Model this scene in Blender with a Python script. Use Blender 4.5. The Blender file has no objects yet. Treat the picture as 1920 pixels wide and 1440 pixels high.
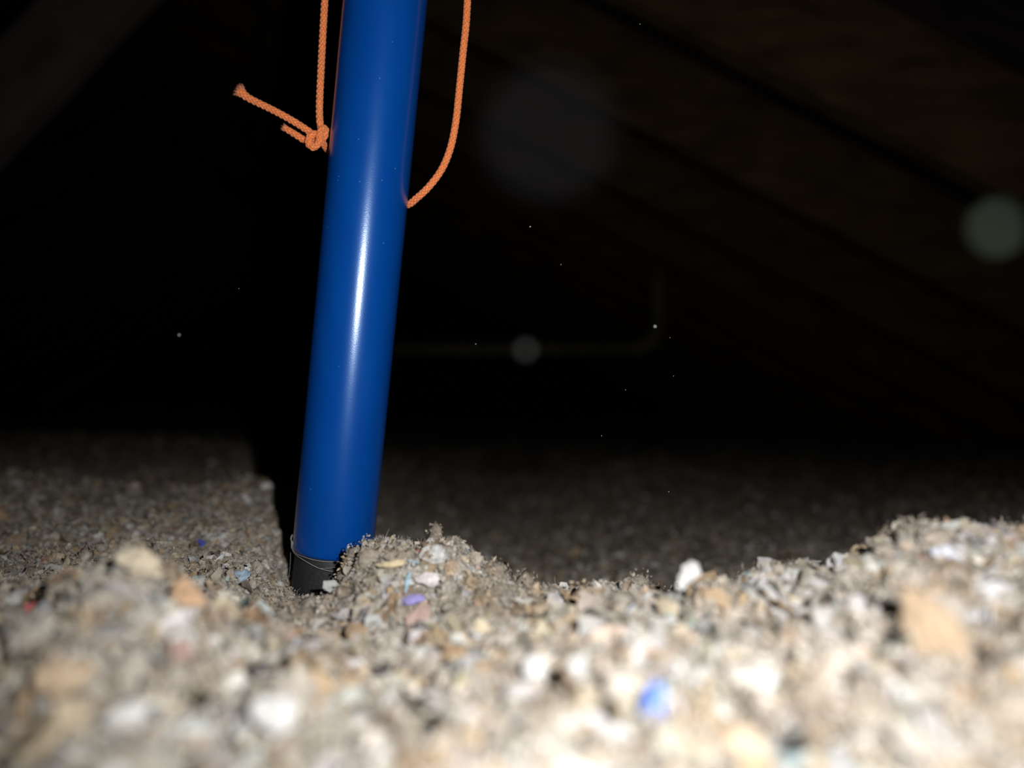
import bpy, math, random
import numpy as np
from mathutils import Vector

random.seed(7)
rng = np.random.default_rng(11)
scene = bpy.context.scene
COL = scene.collection

# ------------------------------------------------------------------ camera, world, flash, exposure
FPX = 1480.0
CAM_Z = 0.20
PITCH = math.radians(1.9)
cam_data = bpy.data.cameras.new('camera')
cam_data.sensor_width = 36.0
cam_data.lens = FPX / 1920.0 * 36.0
cam_data.clip_start = 0.002
cam_data.clip_end = 50.0
cam_data.dof.use_dof = True
cam_data.dof.focus_distance = 0.272
cam_data.dof.aperture_fstop = 5.0
cam = bpy.data.objects.new('camera', cam_data)
cam.location = (0, 0, CAM_Z)
cam.rotation_euler = (math.radians(90) + PITCH, 0, 0)
COL.objects.link(cam)
scene.camera = cam

world = bpy.data.worlds.new('dark_attic_air')
world.use_nodes = True
world.node_tree.nodes['Background'].inputs['Color'].default_value = (0.5, 0.6, 0.8, 1)
world.node_tree.nodes['Background'].inputs['Strength'].default_value = 0.0006
scene.world = world

flash = bpy.data.lights.new('camera_flash', 'SPOT')
flash.energy = 3.75
flash.spot_size = math.radians(118)
flash.spot_blend = 1.0
flash.color = (1.0, 0.985, 0.96)
flash.shadow_soft_size = 0.0022
flash_ob = bpy.data.objects.new('camera_flash', flash)
flash_ob.location = (0.028, -0.004, CAM_Z + 0.019)
flash_ob.rotation_euler = (math.radians(90) + PITCH, 0, 0)
COL.objects.link(flash_ob)

scene.view_settings.view_transform = 'Standard'
scene.view_settings.look = 'None'
scene.view_settings.gamma = 1.0
scene.view_settings.use_curve_mapping = False
scene.view_settings.exposure = 0.0


# ------------------------------------------------------------------ helpers
def P(px, py, D):
    """world point seen at pixel (px, py) at world depth y = D"""
    u = (px - 960.0) / FPX
    v = (720.0 - py) / FPX
    d = Vector((u, math.cos(PITCH) - v * math.sin(PITCH), math.sin(PITCH) + v * math.cos(PITCH)))
    d *= D / d.y
    return Vector((d.x, d.y, d.z + CAM_Z))


def link(ob, parent=None):
    COL.objects.link(ob)
    if parent is not None:
        ob.parent = parent
        ob.matrix_parent_inverse = parent.matrix_world.inverted() if False else ob.matrix_parent_inverse
    return ob


def tag(o, label=None, cat=None, group=None, kind=None):
    if label: o['label'] = label
    if cat: o['category'] = cat
    if group: o['group'] = group
    if kind: o['kind'] = kind
    return o


def empty(name, loc):
    o = bpy.data.objects.new(name, None)
    o.empty_display_size = 0.01
    o.location = loc
    COL.objects.link(o)
    return o


def mesh_np(name, verts, faces, mat, parent=None, smooth=True, color=None, origin=None):
    """verts (N,3) world positions, faces (M,k) int; becomes ONE mesh object"""
    verts = np.asarray(verts, dtype=np.float64)
    o3 = np.array(origin if origin is not None else (parent.location if parent is not None else (0, 0, 0)), dtype=np.float64)
    me = bpy.data.meshes.new(name)
    k = faces.shape[1]
    me.vertices.add(len(verts))
    me.vertices.foreach_set('co', (verts - o3).astype(np.float32).ravel())
    me.loops.add(faces.size)
    me.loops.foreach_set('vertex_index', faces.astype(np.int32).ravel())
    me.polygons.add(len(faces))
    me.polygons.foreach_set('loop_start', np.arange(0, faces.size, k, dtype=np.int32))
    me.polygons.foreach_set('loop_total', np.full(len(faces), k, dtype=np.int32))
    me.update(calc_edges=True)
    me.polygons.foreach_set('use_smooth', np.full(len(faces), smooth, dtype=bool))
    if color is not None:
        a = me.color_attributes.new('tint', 'FLOAT_COLOR', 'POINT')
        c4 = np.ones((len(verts), 4), dtype=np.float32)
        c4[:, :3] = color
        a.data.foreach_set('color', c4.ravel())
    me.materials.append(mat)
    ob = bpy.data.objects.new(name, me)
    COL.objects.link(ob)
    if parent is not None:
        ob.parent = parent
        if origin is not None:
            ob.location = Vector(origin) - parent.location
    elif origin is not None:
        ob.location = origin
    return ob


def mesh_poly(name, verts, faces, mat, parent=None, smooth=False, origin=None):
    o3 = Vector(origin) if origin is not None else (parent.location if parent is not None else Vector((0, 0, 0)))
    me = bpy.data.meshes.new(name)
    me.from_pydata([tuple(Vector(v) - o3) for v in verts], [], faces)
    me.polygons.foreach_set('use_smooth', [smooth] * len(me.polygons))
    me.materials.append(mat)
    me.update()
    ob = bpy.data.objects.new(name, me)
    COL.objects.link(ob)
    if parent is not None:
        ob.parent = parent
        if origin is not None:
            ob.location = Vector(origin) - parent.location
    elif origin is not None:
        ob.location = origin
    return ob


def grid_faces(nr, nc, wrap=False):
    r = np.arange(nr - 1)[:, None]
    c = np.arange(nc if wrap else nc - 1)[None, :]
    c2 = (c + 1) % nc
    a = r * nc + c
    b = r * nc + c2
    d = (r + 1) * nc + c
    e = (r + 1) * nc + c2
    return np.stack([a, b, e, d], axis=-1).reshape(-1, 4)


# hash based value noise
def _h(ix, iy, iz, seed):
    n = (ix * 374761393 + iy * 668265263 + iz * 2147483647 + seed * 974711) & 0xFFFFFFFF
    n = ((n ^ (n >> 13)) * 1274126177) & 0xFFFFFFFF
    n = (n ^ (n >> 16)) & 0xFFFFFFFF
    return n.astype(np.float64) / 4294967295.0


def vnoise(x, y, z, seed=0):
    xi, yi, zi = np.floor(x).astype(np.int64), np.floor(y).astype(np.int64), np.floor(z).astype(np.int64)
    fx, fy, fz = x - xi, y - yi, z - zi
    fx, fy, fz = fx * fx * (3 - 2 * fx), fy * fy * (3 - 2 * fy), fz * fz * (3 - 2 * fz)
    out = 0
    for dx in (0, 1):
        wx = fx if dx else 1 - fx
        for dy in (0, 1):
            wy = fy if dy else 1 - fy
            for dz in (0, 1):
                wz = fz if dz else 1 - fz
                out = out + wx * wy * wz * _h(xi + dx, yi + dy, zi + dz, seed)
    return out * 2 - 1


def vnoise2(x, y, seed=0):
    xi, yi = np.floor(x).astype(np.int64), np.floor(y).astype(np.int64)
    fx, fy = x - xi, y - yi
    fx, fy = fx * fx * (3 - 2 * fx), fy * fy * (3 - 2 * fy)
    zi = np.zeros_like(xi)
    return (((1 - fx) * (1 - fy)) * _h(xi, yi, zi, seed) + (fx * (1 - fy)) * _h(xi + 1, yi, zi, seed)
            + ((1 - fx) * fy) * _h(xi, yi + 1, zi, seed) + (fx * fy) * _h(xi + 1, yi + 1, zi, seed)) * 2 - 1


# ------------------------------------------------------------------ materials
def new_mat(name):
    m = bpy.data.materials.new(name)
    m.use_nodes = True
    nt = m.node_tree
    return m, nt, nt.nodes['Principled BSDF']


def N(nt, t, **kw):
    n = nt.nodes.new(t)
    for k, v in kw.items():
        setattr(n, k, v)
    return n


def ramp(nt, stops, interp='LINEAR'):
    r = N(nt, 'ShaderNodeValToRGB')
    r.color_ramp.interpolation = interp
    els = r.color_ramp.elements
    while len(els) < len(stops):
        els.new(0.5)
    for e, (p, c) in zip(els, stops):
        e.position = p
        e.color = (*c, 1)
    return r


def mat_insulation():
    m, nt, bs = new_mat('cellulose_fluff')
    L = nt.links.new
    tc = N(nt, 'ShaderNodeTexCoord')
    n1 = N(nt, 'ShaderNodeTexNoise'); n1.inputs['Scale'].default_value = 260; n1.inputs['Detail'].default_value = 5
    n1.inputs['Roughness'].default_value = 0.65
    L(tc.outputs['Object'], n1.inputs['Vector'])
    r1 = ramp(nt, [(0.30, (0.19, 0.158, 0.125)), (0.47, (0.31, 0.268, 0.220)), (0.60, (0.41, 0.368, 0.315)), (0.72, (0.54, 0.50, 0.455))])
    L(n1.outputs['Fac'], r1.inputs['Fac'])
    n2 = N(nt, 'ShaderNodeTexNoise'); n2.inputs['Scale'].default_value = 70; n2.inputs['Detail'].default_value = 3
    L(tc.outputs['Object'], n2.inputs['Vector'])
    r2 = ramp(nt, [(0.40, (0.92, 0.98, 1.04)), (0.52, (1, 1, 1)), (0.64, (1.16, 0.96, 0.74))])
    L(n2.outputs['Fac'], r2.inputs['Fac'])
    mu = N(nt, 'ShaderNodeMix', data_type='RGBA', blend_type='MULTIPLY'); mu.inputs[0].default_value = 1
    L(r1.outputs['Color'], mu.inputs[6]); L(r2.outputs['Color'], mu.inputs[7])
    # chips
    wn = N(nt, 'ShaderNodeTexNoise'); wn.inputs['Scale'].default_value = 500; L(tc.outputs['Object'], wn.inputs['Vector'])
    vm = N(nt, 'ShaderNodeMix', data_type='VECTOR'); vm.inputs[0].default_value = 0.004
    L(tc.outputs['Object'], vm.inputs[4]); L(wn.outputs['Color'], vm.inputs[5])
    vo = N(nt, 'ShaderNodeTexVoronoi'); vo.inputs['Scale'].default_value = 300; L(vm.outputs[1], vo.inputs['Vector'])
    sep = N(nt, 'ShaderNodeSeparateColor'); L(vo.outputs['Color'], sep.inputs['Color'])
    gt = N(nt, 'ShaderNodeMath', operation='GREATER_THAN'); gt.inputs[1].default_value = 0.80
    L(sep.outputs[0], gt.inputs[0])
    chipc = ramp(nt, [(0.0, (0.60, 0.59, 0.57)), (0.45, (0.50, 0.48, 0.45)), (0.62, (0.46, 0.33, 0.20)), (0.82, (0.58, 0.50, 0.36)),
                      (0.95, (0.34, 0.42, 0.50)), (0.98, (0.45, 0.16, 0.16))], 'CONSTANT')
    L(sep.outputs[1], chipc.inputs['Fac'])
    mx = N(nt, 'ShaderNodeMix', data_type='RGBA'); L(gt.outputs[0], mx.inputs[0])
    L(mu.outputs[2], mx.inputs[6]); L(chipc.outputs['Color'], mx.inputs[7])
    L(mx.outputs[2], bs.inputs['Base Color'])
    bs.inputs['Roughness'].default_value = 0.95
    bs.inputs['Specular IOR Level'].default_value = 0.1
    bn = N(nt, 'ShaderNodeTexNoise'); bn.inputs['Scale'].default_value = 1400; bn.inputs['Detail'].default_value = 4
    L(tc.outputs['Object'], bn.inputs['Vector'])
    bp = N(nt, 'ShaderNodeBump'); bp.inputs['Strength'].default_value = 0.8; bp.inputs['Distance'].default_value = 0.0006
    L(bn.outputs['Fac'], bp.inputs['Height']); L(bp.outputs['Normal'], bs.inputs['Normal'])
    return m


def mat_tint(name, noise_scale=700, rough=0.9, lo=0.75, bump=0.0003):
    """paper and lint: colour comes from the piece itself"""
    m, nt, bs = new_mat(name)
    L = nt.links.new
    at = N(nt, 'ShaderNodeAttribute', attribute_name='tint')
    tc = N(nt, 'ShaderNodeTexCoord')
    n = N(nt, 'ShaderNodeTexNoise'); n.inputs['Scale'].default_value = noise_scale; n.inputs['Detail'].default_value = 3
    L(tc.outputs['Object'], n.inputs['Vector'])
    r = ramp(nt, [(0.35, (lo, lo, lo)), (0.62, (1.1, 1.1, 1.1))])
    L(n.outputs['Fac'], r.inputs['Fac'])
    mu = N(nt, 'ShaderNodeMix', data_type='RGBA', blend_type='MULTIPLY'); mu.inputs[0].default_value = 1
    L(at.outputs['Color'], mu.inputs[6]); L(r.outputs['Color'], mu.inputs[7])
    L(mu.outputs[2], bs.inputs['Base Color'])
    bs.inputs['Roughness'].default_value = rough
    bs.inputs['Specular IOR Level'].default_value = 0.2
    bp = N(nt, 'ShaderNodeBump'); bp.inputs['Strength'].default_value = 0.6; bp.inputs['Distance'].default_value = bump
    L(n.outputs['Fac'], bp.inputs['Height']); L(bp.outputs['Normal'], bs.inputs['Normal'])
    return m


def mat_pole():
    m, nt, bs = new_mat('blue_plastic')
    L = nt.links.new
    tc = N(nt, 'ShaderNodeTexCoord')
    # faint dust specks and scuffs that stick to the tube
    vo = N(nt, 'ShaderNodeTexVoronoi'); vo.inputs['Scale'].default_value = 260
    L(tc.outputs['Object'], vo.inputs['Vector'])
    lt = N(nt, 'ShaderNodeMath', operation='LESS_THAN'); lt.inputs[1].default_value = 0.05
    L(vo.outputs['Distance'], lt.inputs[0])
    sep = N(nt, 'ShaderNodeSeparateColor'); L(vo.outputs['Color'], sep.inputs['Color'])
    gt = N(nt, 'ShaderNodeMath', operation='GREATER_THAN'); gt.inputs[1].default_value = 0.80
    L(sep.outputs[0], gt.inputs[0])
    ml = N(nt, 'ShaderNodeMath', operation='MULTIPLY'); L(lt.outputs[0], ml.inputs[0]); L(gt.outputs[0], ml.inputs[1])
    mp = N(nt, 'ShaderNodeMapping'); mp.inputs['Scale'].default_value = (1, 1, 0.25)
    L(tc.outputs['Object'], mp.inputs['Vector'])
    n = N(nt, 'ShaderNodeTexNoise'); n.inputs['Scale'].default_value = 160; n.inputs['Detail'].default_value = 5
    L(mp.outputs['Vector'], n.inputs['Vector'])
    r = ramp(nt, [(0.4, (0.0008, 0.050, 0.275)), (0.75, (0.0012, 0.058, 0.30))])
    L(n.outputs['Fac'], r.inputs['Fac'])
    mx = N(nt, 'ShaderNodeMix', data_type='RGBA'); L(ml.outputs[0], mx.inputs[0])
    L(r.outputs['Color'], mx.inputs[6]); mx.inputs[7].default_value = (0.10, 0.22, 0.42, 1)
    L(mx.outputs[2], bs.inputs['Base Color'])
    bs.inputs['Roughness'].default_value = 0.34
    bs.inputs['Specular IOR Level'].default_value = 0.30
    bs.inputs['Specular Tint'].default_value = (0.02, 0.45, 1.0, 1)
    bs.inputs['Coat Weight'].default_value = 0.9
    bs.inputs['Coat Roughness'].default_value = 0.225
    fn = N(nt, 'ShaderNodeTexNoise'); fn.inputs['Scale'].default_value = 2600; fn.inputs['Detail'].default_value = 2
    L(tc.outputs['Object'], fn.inputs['Vector'])
    bp = N(nt, 'ShaderNodeBump'); bp.inputs['Strength'].default_value = 0.3; bp.inputs['Distance'].default_value = 0.00006
    L(fn.outputs['Fac'], bp.inputs['Height'])
    L(bp.outputs['Normal'], bs.inputs['Normal']); L(bp.outputs['Normal'], bs.inputs['Coat Normal'])
    return m


def mat_plain(name, col, rough=0.6, spec=0.4, noise=None, bump=0.0, metallic=0.0, sheen=0.0):
    m, nt, bs = new_mat(name)
    L = nt.links.new
    bs.inputs['Base Color'].default_value = (*col, 1)
    bs.inputs['Roughness'].default_value = rough
    bs.inputs['Specular IOR Level'].default_value = spec
    bs.inputs['Metallic'].default_value = metallic
    bs.inputs['Sheen Weight'].default_value = sheen
    if noise:
        tc = N(nt, 'ShaderNodeTexCoord')
        n = N(nt, 'ShaderNodeTexNoise'); n.inputs['Scale'].default_value = noise; n.inputs['Detail'].default_value = 4
        L(tc.outputs['Object'], n.inputs['Vector'])
        r = ramp(nt, [(0.35, tuple(c * 0.72 for c in col)), (0.65, tuple(min(1, c * 1.25) for c in col))])
        L(n.outputs['Fac'], r.inputs['Fac']); L(r.outputs['Color'], bs.inputs['Base Color'])
        if bump:
            bp = N(nt, 'ShaderNodeBump'); bp.inputs['Distance'].default_value = bump; bp.inputs['Strength'].default_value = 0.7
            L(n.outputs['Fac'], bp.inputs['Height']); L(bp.outputs['Normal'], bs.inputs['Normal'])
    return m


def mat_wood(name, a, b, scale=(1, 1, 1)):
    m, nt, bs = new_mat(name)
    L = nt.links.new
    tc = N(nt, 'ShaderNodeTexCoord')
    mp = N(nt, 'ShaderNodeMapping'); mp.inputs['Scale'].default_value = scale
    L(tc.outputs['Object'], mp.inputs['Vector'])
    n = N(nt, 'ShaderNodeTexNoise'); n.inputs['Scale'].default_value = 9; n.inputs['Detail'].default_value = 6
    n.inputs['Distortion'].default_value = 0.8
    L(mp.outputs['Vector'], n.inputs['Vector'])
    r = ramp(nt, [(0.35, a), (0.65, b)])
    L(n.outputs['Fac'], r.inputs['Fac']); L(r.outputs['Color'], bs.inputs['Base Color'])
    bs.inputs['Roughness'].default_value = 0.85
    bs.inputs['Specular IOR Level'].default_value = 0.15
    bp = N(nt, 'ShaderNodeBump'); bp.inputs['Distance'].default_value = 0.001
    L(n.outputs['Fac'], bp.inputs['Height']); L(bp.outputs['Normal'], bs.inputs['Normal'])
    return m


M_FLUFF = mat_insulation()
M_LINT = mat_tint('grey_lint', 900, 0.97, 0.7, 0.0005)
M_PAPER = mat_tint('paper_scrap', 600, 0.85, 0.8)
M_FIBRE = mat_tint('paper_fibre', 300, 0.8, 0.9, 0.0001)
M_POLE = mat_pole()
M_RUBBER = mat_plain('black_rubber', (0.022, 0.021, 0.023), 0.62, 0.35, 900, 0.0001)
M_CORD = mat_plain('orange_nylon', (0.80, 0.215, 0.052), 0.5, 0.45, 2200, 0.00004, sheen=0.25)
M_FRAY = mat_plain('frayed_nylon', (0.80, 0.27, 0.13), 0.6, 0.3, sheen=0.3)
M_HAIR = mat_plain('pale_hair', (0.42, 0.42, 0.43), 0.4, 0.5)
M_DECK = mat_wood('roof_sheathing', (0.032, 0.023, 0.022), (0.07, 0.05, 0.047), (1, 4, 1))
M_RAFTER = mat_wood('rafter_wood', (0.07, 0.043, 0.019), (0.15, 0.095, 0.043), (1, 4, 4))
M_BRACE = mat_wood('brace_wood', (0.13, 0.10, 0.095), (0.20, 0.16, 0.148), (2, 2, 2))
M_PIPE = mat_plain('dull_pipe', (0.22, 0.20, 0.15), 0.6, 0.3, 30)
M_SPECK = mat_plain('dust_speck', (0.5, 0.5, 0.48), 0.9, 0.1)


def mat_mote(name, col, alpha):
    """a wisp of airborne dust: mostly air between its fibres"""
    m, nt, bs = new_mat(name)
    bs.inputs['Base Color'].default_value = (*col, 1)
    bs.inputs['Roughness'].default_value = 1.0
    bs.inputs['Specular IOR Level'].default_value = 0.0
    bs.inputs['Alpha'].default_value = alpha
    return m


# ------------------------------------------------------------------ the ground's shape
# rows seen by the lens at each depth: (pixel x, pixel y, depth)
CTRL = [
    # under and in front of the lens
    (-400, 2300, .05), (300, 2300, .05), (960, 2300, .05), (1500, 2250, .05), (2300, 2200, .05),
    (-300, 1490, .115), (0, 1470, .118), (480, 1470, .115), (960, 1450, .110), (1440, 1435, .110), (1920, 1425, .109), (2300, 1400, .106),
    (0, 1330, .135), (480, 1320, .138), (960, 1320, .14), (1440, 1275, .138), (1920, 1245, .138),
    # front of the heap up to its crest
    (-300, 1180, .19), (0, 1152, .20), (120, 1128, .19), (235, 1078, .18), (330, 1122, .195), (430, 1145, .225), (540, 1150, .25),
    (620, 1132, .266), (660, 1095, .266), (695, 1020, .262), (780, 1018, .258), (870, 1030, .255), (955, 1108, .25), (1080, 1118, .25), (1190, 1126, .235),
    (1300, 1118, .23), (1400, 1108, .225), (1490, 1078, .222), (1530, 1095, .215), (1575, 1078, .215), (1630, 1062, .200), (1680, 1026, .195), (1750, 1026, .185),
    (1850, 1032, .18), (1940, 1038, .175), (2300, 1035, .17),
    (600, 1230, .20), (780, 1210, .20), (960, 1200, .19), (1200, 1180, .18),
    # ground beside the pole, left
    (-300, 1080, .27), (0, 1090, .26), (150, 1095, .26), (250, 1085, .27), (360, 1075, .275), (480, 1072, .285), (550, 1130, .285),
    (400, 1030, .32), (500, 1010, .335), (200, 1035, .32), (0, 1020, .33), (-300, 1010, .34),
    (610, 1140, .285), (650, 1135, .285), (700, 1125, .30), (640, 1120, .33), (540, 1070, .32),
    (0, 960, .42), (250, 970, .42), (490, 965, .41), (600, 1000, .42),
    (0, 900, .56), (250, 925, .55), (400, 920, .55), (490, 902, .53), (600, 960, .56),
    (0, 885, .78), (250, 895, .8), (500, 895, .8), (-300, 885, .8),
    (0, 832, 1.15), (300, 838, 1.2), (600, 850, 1.2),
    # behind the heap, right: it drops away
    (780, 1110, .33), (900, 1140, .36), (1000, 1140, .36), (1200, 1140, .34), (1400, 1130, .33), (1560, 1120, .32), (1700, 1095, .31),
    (1920, 1080, .30), (2300, 1070, .30),
    (800, 1045, .52), (1000, 1075, .50), (1300, 1080, .48), (1600, 1060, .47), (1920, 1035, .46), (2300, 1030, .46),
    (800, 990, .70), (1000, 1000, .70), (1300, 1005, .68), (1600, 1000, .66), (1920, 980, .64),
    (800, 925, 1.0), (1000, 935, 1.0), (1150, 925, 1.0), (1300, 935, 1.0), (1600, 940, .98), (1920, 930, .95), (2300, 930, .95),
    (900, 890, 1.35), (1150, 872, 1.35), (1350, 885, 1.4), (1700, 890, 1.4), (1920, 885, 1.4),
    (-400, 812, 2.2), (300, 812, 2.2), (960, 835, 2.2), (1500, 840, 2.2), (2300, 840, 2.2),
    (-400, 792, 4.5), (960, 795, 4.5), (2300, 795, 4.5),
]
KX = 1.0
KL = 0.55


def _feat(px, D):
    return np.stack([(np.asarray(px) - 960.0) / FPX * KX, np.log(np.asarray(D)) * KL], axis=-1)


_c = np.array(CTRL)
_F = _feat(_c[:, 0], _c[:, 2])


def _phi(r2):
    return np.sqrt(r2 + 0.0015)


_A = _phi(((_F[:, None] - _F[None]) ** 2).sum(-1))
_n = len(_c)
_AA = np.zeros((_n + 3, _n + 3)); _AA[:_n, :_n] = _A + np.eye(_n) * 1e-4
_AA[:_n, _n] = 1; _AA[:_n, _n + 1:] = _F; _AA[_n, :_n] = 1; _AA[_n + 1:, :_n] = _F.T
_W = np.linalg.solve(_AA, np.concatenate([_c[:, 1], [0, 0, 0]]))


def row_at(px, D):
    px = np.clip(px, -400, 2300); D = np.clip(D, 0.05, 4.5)
    f = _feat(px, D)
    out = np.full(len(f), _W[_n]) + f @ _W[_n + 1:]
    for i in range(_n):
        out += _W[i] * _phi(((f - _F[i]) ** 2).sum(-1))
    return out


# coarse table, then bilinear look-ups
_TU = np.linspace(-1.5, 1.5, 300)
_TL = np.linspace(math.log(0.03), math.log(6.5), 320)
_g1, _g2 = np.meshgrid(_TU, _TL, indexing='ij')
_TAB = row_at(_g1.ravel() * FPX + 960, np.exp(_g2.ravel())).reshape(_g1.shape)


def base_z(x, y):
    """height of the ground at world x, y (smooth shape)"""
    u = np.clip(x / y, -1.499, 1.499); l = np.clip(np.log(y), _TL[0], _TL[-1] - 1e-6)
    a = (u - _TU[0]) / (_TU[1] - _TU[0]); b = (l - _TL[0]) / (_TL[1] - _TL[0])
    i = np.clip(a.astype(int), 0, len(_TU) - 2); j = np.clip(b.astype(int), 0, len(_TL) - 2)
    fa, fb = a - i, b - j
    py = (_TAB[i, j] * (1 - fa) * (1 - fb) + _TAB[i + 1, j] * fa * (1 - fb) + _TAB[i, j + 1] * (1 - fa) * fb + _TAB[i + 1, j + 1] * fa * fb)
    v = (720.0 - py) / FPX
    return CAM_Z + y * (math.sin(PITCH) + v * math.cos(PITCH)) / (math.cos(PITCH) - v * math.sin(PITCH))


def lumps(x, y):
    far = np.clip((y - 0.5) / 1.2, 0, 1)
    z = 0.0034 * vnoise2(x / 0.019, y / 0.019, 1) + 0.0026 * vnoise2(x / 0.0085 + 3, y / 0.0085, 2)
    z += 0.0013 * (1 - 2 * np.abs(vnoise2(x / 0.0044, y / 0.0044 + 9, 3)))
    z += 0.0007 * vnoise2(x / 0.0021, y / 0.0021, 4)
    z += far * 0.012 * vnoise2(x / 0.09, y / 0.09, 5)
    return z * np.clip(y / 0.12, 0.3, 1)


def ground_z(x, y):
    return base_z(x, y) + lumps(x, y)


def hit(px, py):
    """first ground point the lens sees at pixel (px, py)"""
    Ds = np.exp(np.linspace(math.log(0.06), math.log(3.0), 1500))
    d = P(px, py, 1.0)
    xs, zs = d.x * Ds, CAM_Z + (d.z - CAM_Z) * Ds
    below = np.nonzero(zs < ground_z(xs, Ds))[0]
    k = below[0] if len(below) else 500
    return Vector((xs[k], Ds[k], zs[k]))


# ------------------------------------------------------------------ setting: attic shell
def prism(name, corners, axis_vec, mat, parent=None):
    """4 corners of one face extruded along axis_vec"""
    vs = [Vector(c) for c in corners] + [Vector(c) + Vector(axis_vec) for c in corners]
    fs = [(0, 3, 2, 1), (4, 5, 6, 7), (0, 1, 5, 4), (1, 2, 6, 5), (2, 3, 7, 6), (3, 0, 4, 7)]
    return mesh_poly(name, vs, fs, mat, parent)


SL = 0.53
XA, ZA = 0.449, 0.395 + CAM_Z          # a point on the rafters' lower edge line
XR = -1.25
ZR = ZA + SL * (XA - XR)                # ridge, lower edge
ZF = 0.03                               # boards under the insulation
XE = XA + (ZA - ZF) / SL                # eaves, right
XL = XR - (ZR - ZF) / SL                # eaves, left
RH = 0.150 / math.cos(math.atan(SL))    # rafter height measured vertically
Y0, Y1 = -1.2, 6.2

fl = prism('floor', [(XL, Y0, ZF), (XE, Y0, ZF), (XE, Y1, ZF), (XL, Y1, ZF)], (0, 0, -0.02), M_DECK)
tag(fl, kind='structure')

roof = empty('ceiling', (XR, 2.5, ZR)); tag(roof, kind='structure')
for sgn, xe in ((1, XE), (-1, XL)):
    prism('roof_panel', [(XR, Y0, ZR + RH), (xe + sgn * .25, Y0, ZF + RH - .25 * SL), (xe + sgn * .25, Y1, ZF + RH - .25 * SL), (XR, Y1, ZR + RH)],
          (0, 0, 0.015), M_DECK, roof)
ys = [-0.85, -0.47, -0.09, 0.29, 0.66] + [1.035 + 0.375 * i for i in range(14)]
for yy in ys:
    for sgn, xe in ((1, XE), (-1, XL)):
        y_ = yy + (0 if sgn > 0 else 0.02)
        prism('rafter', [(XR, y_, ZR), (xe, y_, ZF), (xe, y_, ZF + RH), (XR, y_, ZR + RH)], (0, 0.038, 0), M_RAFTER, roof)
prism('ridge_board', [(XR - .019, Y0, ZR - .04), (XR + .019, Y0, ZR - .04), (XR + .019, Y0, ZR + RH), (XR - .019, Y0, ZR + RH)], (0, Y1 - Y0, 0), M_RAFTER, roof)
for nm, yy in (('wall_back', Y1), ('wall_front', Y0)):
    w = mesh_poly(nm, [(XL, yy, ZF), (XE, yy, ZF), (XR, yy, ZR + RH), (XL, yy + .03, ZF), (XE, yy + .03, ZF), (XR, yy + .03, ZR + RH)],
                  [(0, 1, 2), (3, 5, 4), (0, 3, 4, 1), (1, 4, 5, 2), (2, 5, 3, 0)], M_DECK)
    tag(w, kind='structure')

# slanting brace board, upper left, running down to the joists and up to the rafters
Db = 1.10
a0, a1 = P(255, 0, Db), P(-5, 278, Db)
dr = (a1 - a0).normalized()
up = Vector((-dr.z, 0, dr.x)); up = up if up.x < 0 else -up
s0 = (a0.z - (ZR - 0.15)) / dr.z       # not past the ridge
lo = a0 + dr * ((ZF - a0.z) / dr.z)
hi = a0 - dr * 1.25
c = [lo, hi, hi + up * 0.105, lo + up * 0.105]
br = prism('roof_brace', c, (0, 0.038, 0), M_BRACE)
tag(br, 'slanting greyish wood brace board crossing the upper left corner', 'roof brace', kind='structure')


# pipe run far behind, with a vertical leg and an elbow
def tube_pts(pts, rad, seg=10, closed_ends=True):
    """tube skin along points; rad scalar or list"""
    pts = [Vector(p) for p in pts]
    n = len(pts)
    rads = rad if hasattr(rad, '__len__') else [rad] * n
    vs, prev = [], None
    for i, p in enumerate(pts):
        t = (pts[min(i + 1, n - 1)] - pts[max(i - 1, 0)]).normalized()
        if prev is None:
            a = Vector((0, 0, 1)) if abs(t.z) < 0.8 else Vector((1, 0, 0))
            nrm = t.cross(a).normalized()
        else:
            nrm = (prev - t * prev.dot(t)).normalized()
        prev = nrm
        b = t.cross(nrm)
        for k in range(seg):
            an = 2 * math.pi * k / seg
            vs.append(p + (nrm * math.cos(an) + b * math.sin(an)) * rads[i])
    fs = [(i * seg + k, i * seg + (k + 1) % seg, (i + 1) * seg + (k + 1) % seg, (i + 1) * seg + k) for i in range(n - 1) for k in range(seg)]
    if closed_ends:
        fs.append(tuple(range(seg))[::-1]); fs.append(tuple((n - 1) * seg + k for k in range(seg)))
    return vs, fs


Dp = 2.35
pr = 0.0175
cor = P(1235, 655, Dp)
xh = cor.x; zh = cor.z
top_z = ZA + SL * (XA - xh) + 0.02
pe = empty('attic_pipe', (xh, Dp, zh))
tag(pe, 'dim tan pipe with an elbow in the darkness behind the blue pole', 'pipe')
rb = 0.075
arc = [Vector((xh - rb + rb * math.sin(a), Dp, zh + rb - rb * math.cos(a))) for a in [math.pi / 2 * i / 8 for i in range(9)]]
xl = P(655, 655, Dp).x
arc2 = [Vector((xl + rb - rb * math.sin(a), Dp, zh - rb + rb * math.cos(a))) for a in [math.pi / 2 * i / 8 for i in range(9)]]
v, f = tube_pts([(xh, Dp, zh + rb), (xh, Dp, top_z)], pr, 16); mesh_poly('upright_pipe', v, f, M_PIPE, pe, True)
v, f = tube_pts(arc, pr * 1.15, 16); mesh_poly('elbow', v, f, M_PIPE, pe, True)
v, f = tube_pts([(xl + rb, Dp, zh), (xh - rb, Dp, zh)], pr, 16); mesh_poly('level_pipe', v, f, M_PIPE, pe, True)
v, f = tube_pts(arc2, pr * 1.15, 16); mesh_poly('elbow', v, f, M_PIPE, pe, True)
v, f = tube_pts([(xl, Dp, ZF), (xl, Dp, zh - rb)], pr, 16); mesh_poly('upright_pipe', v, f, M_PIPE, pe, True)

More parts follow.
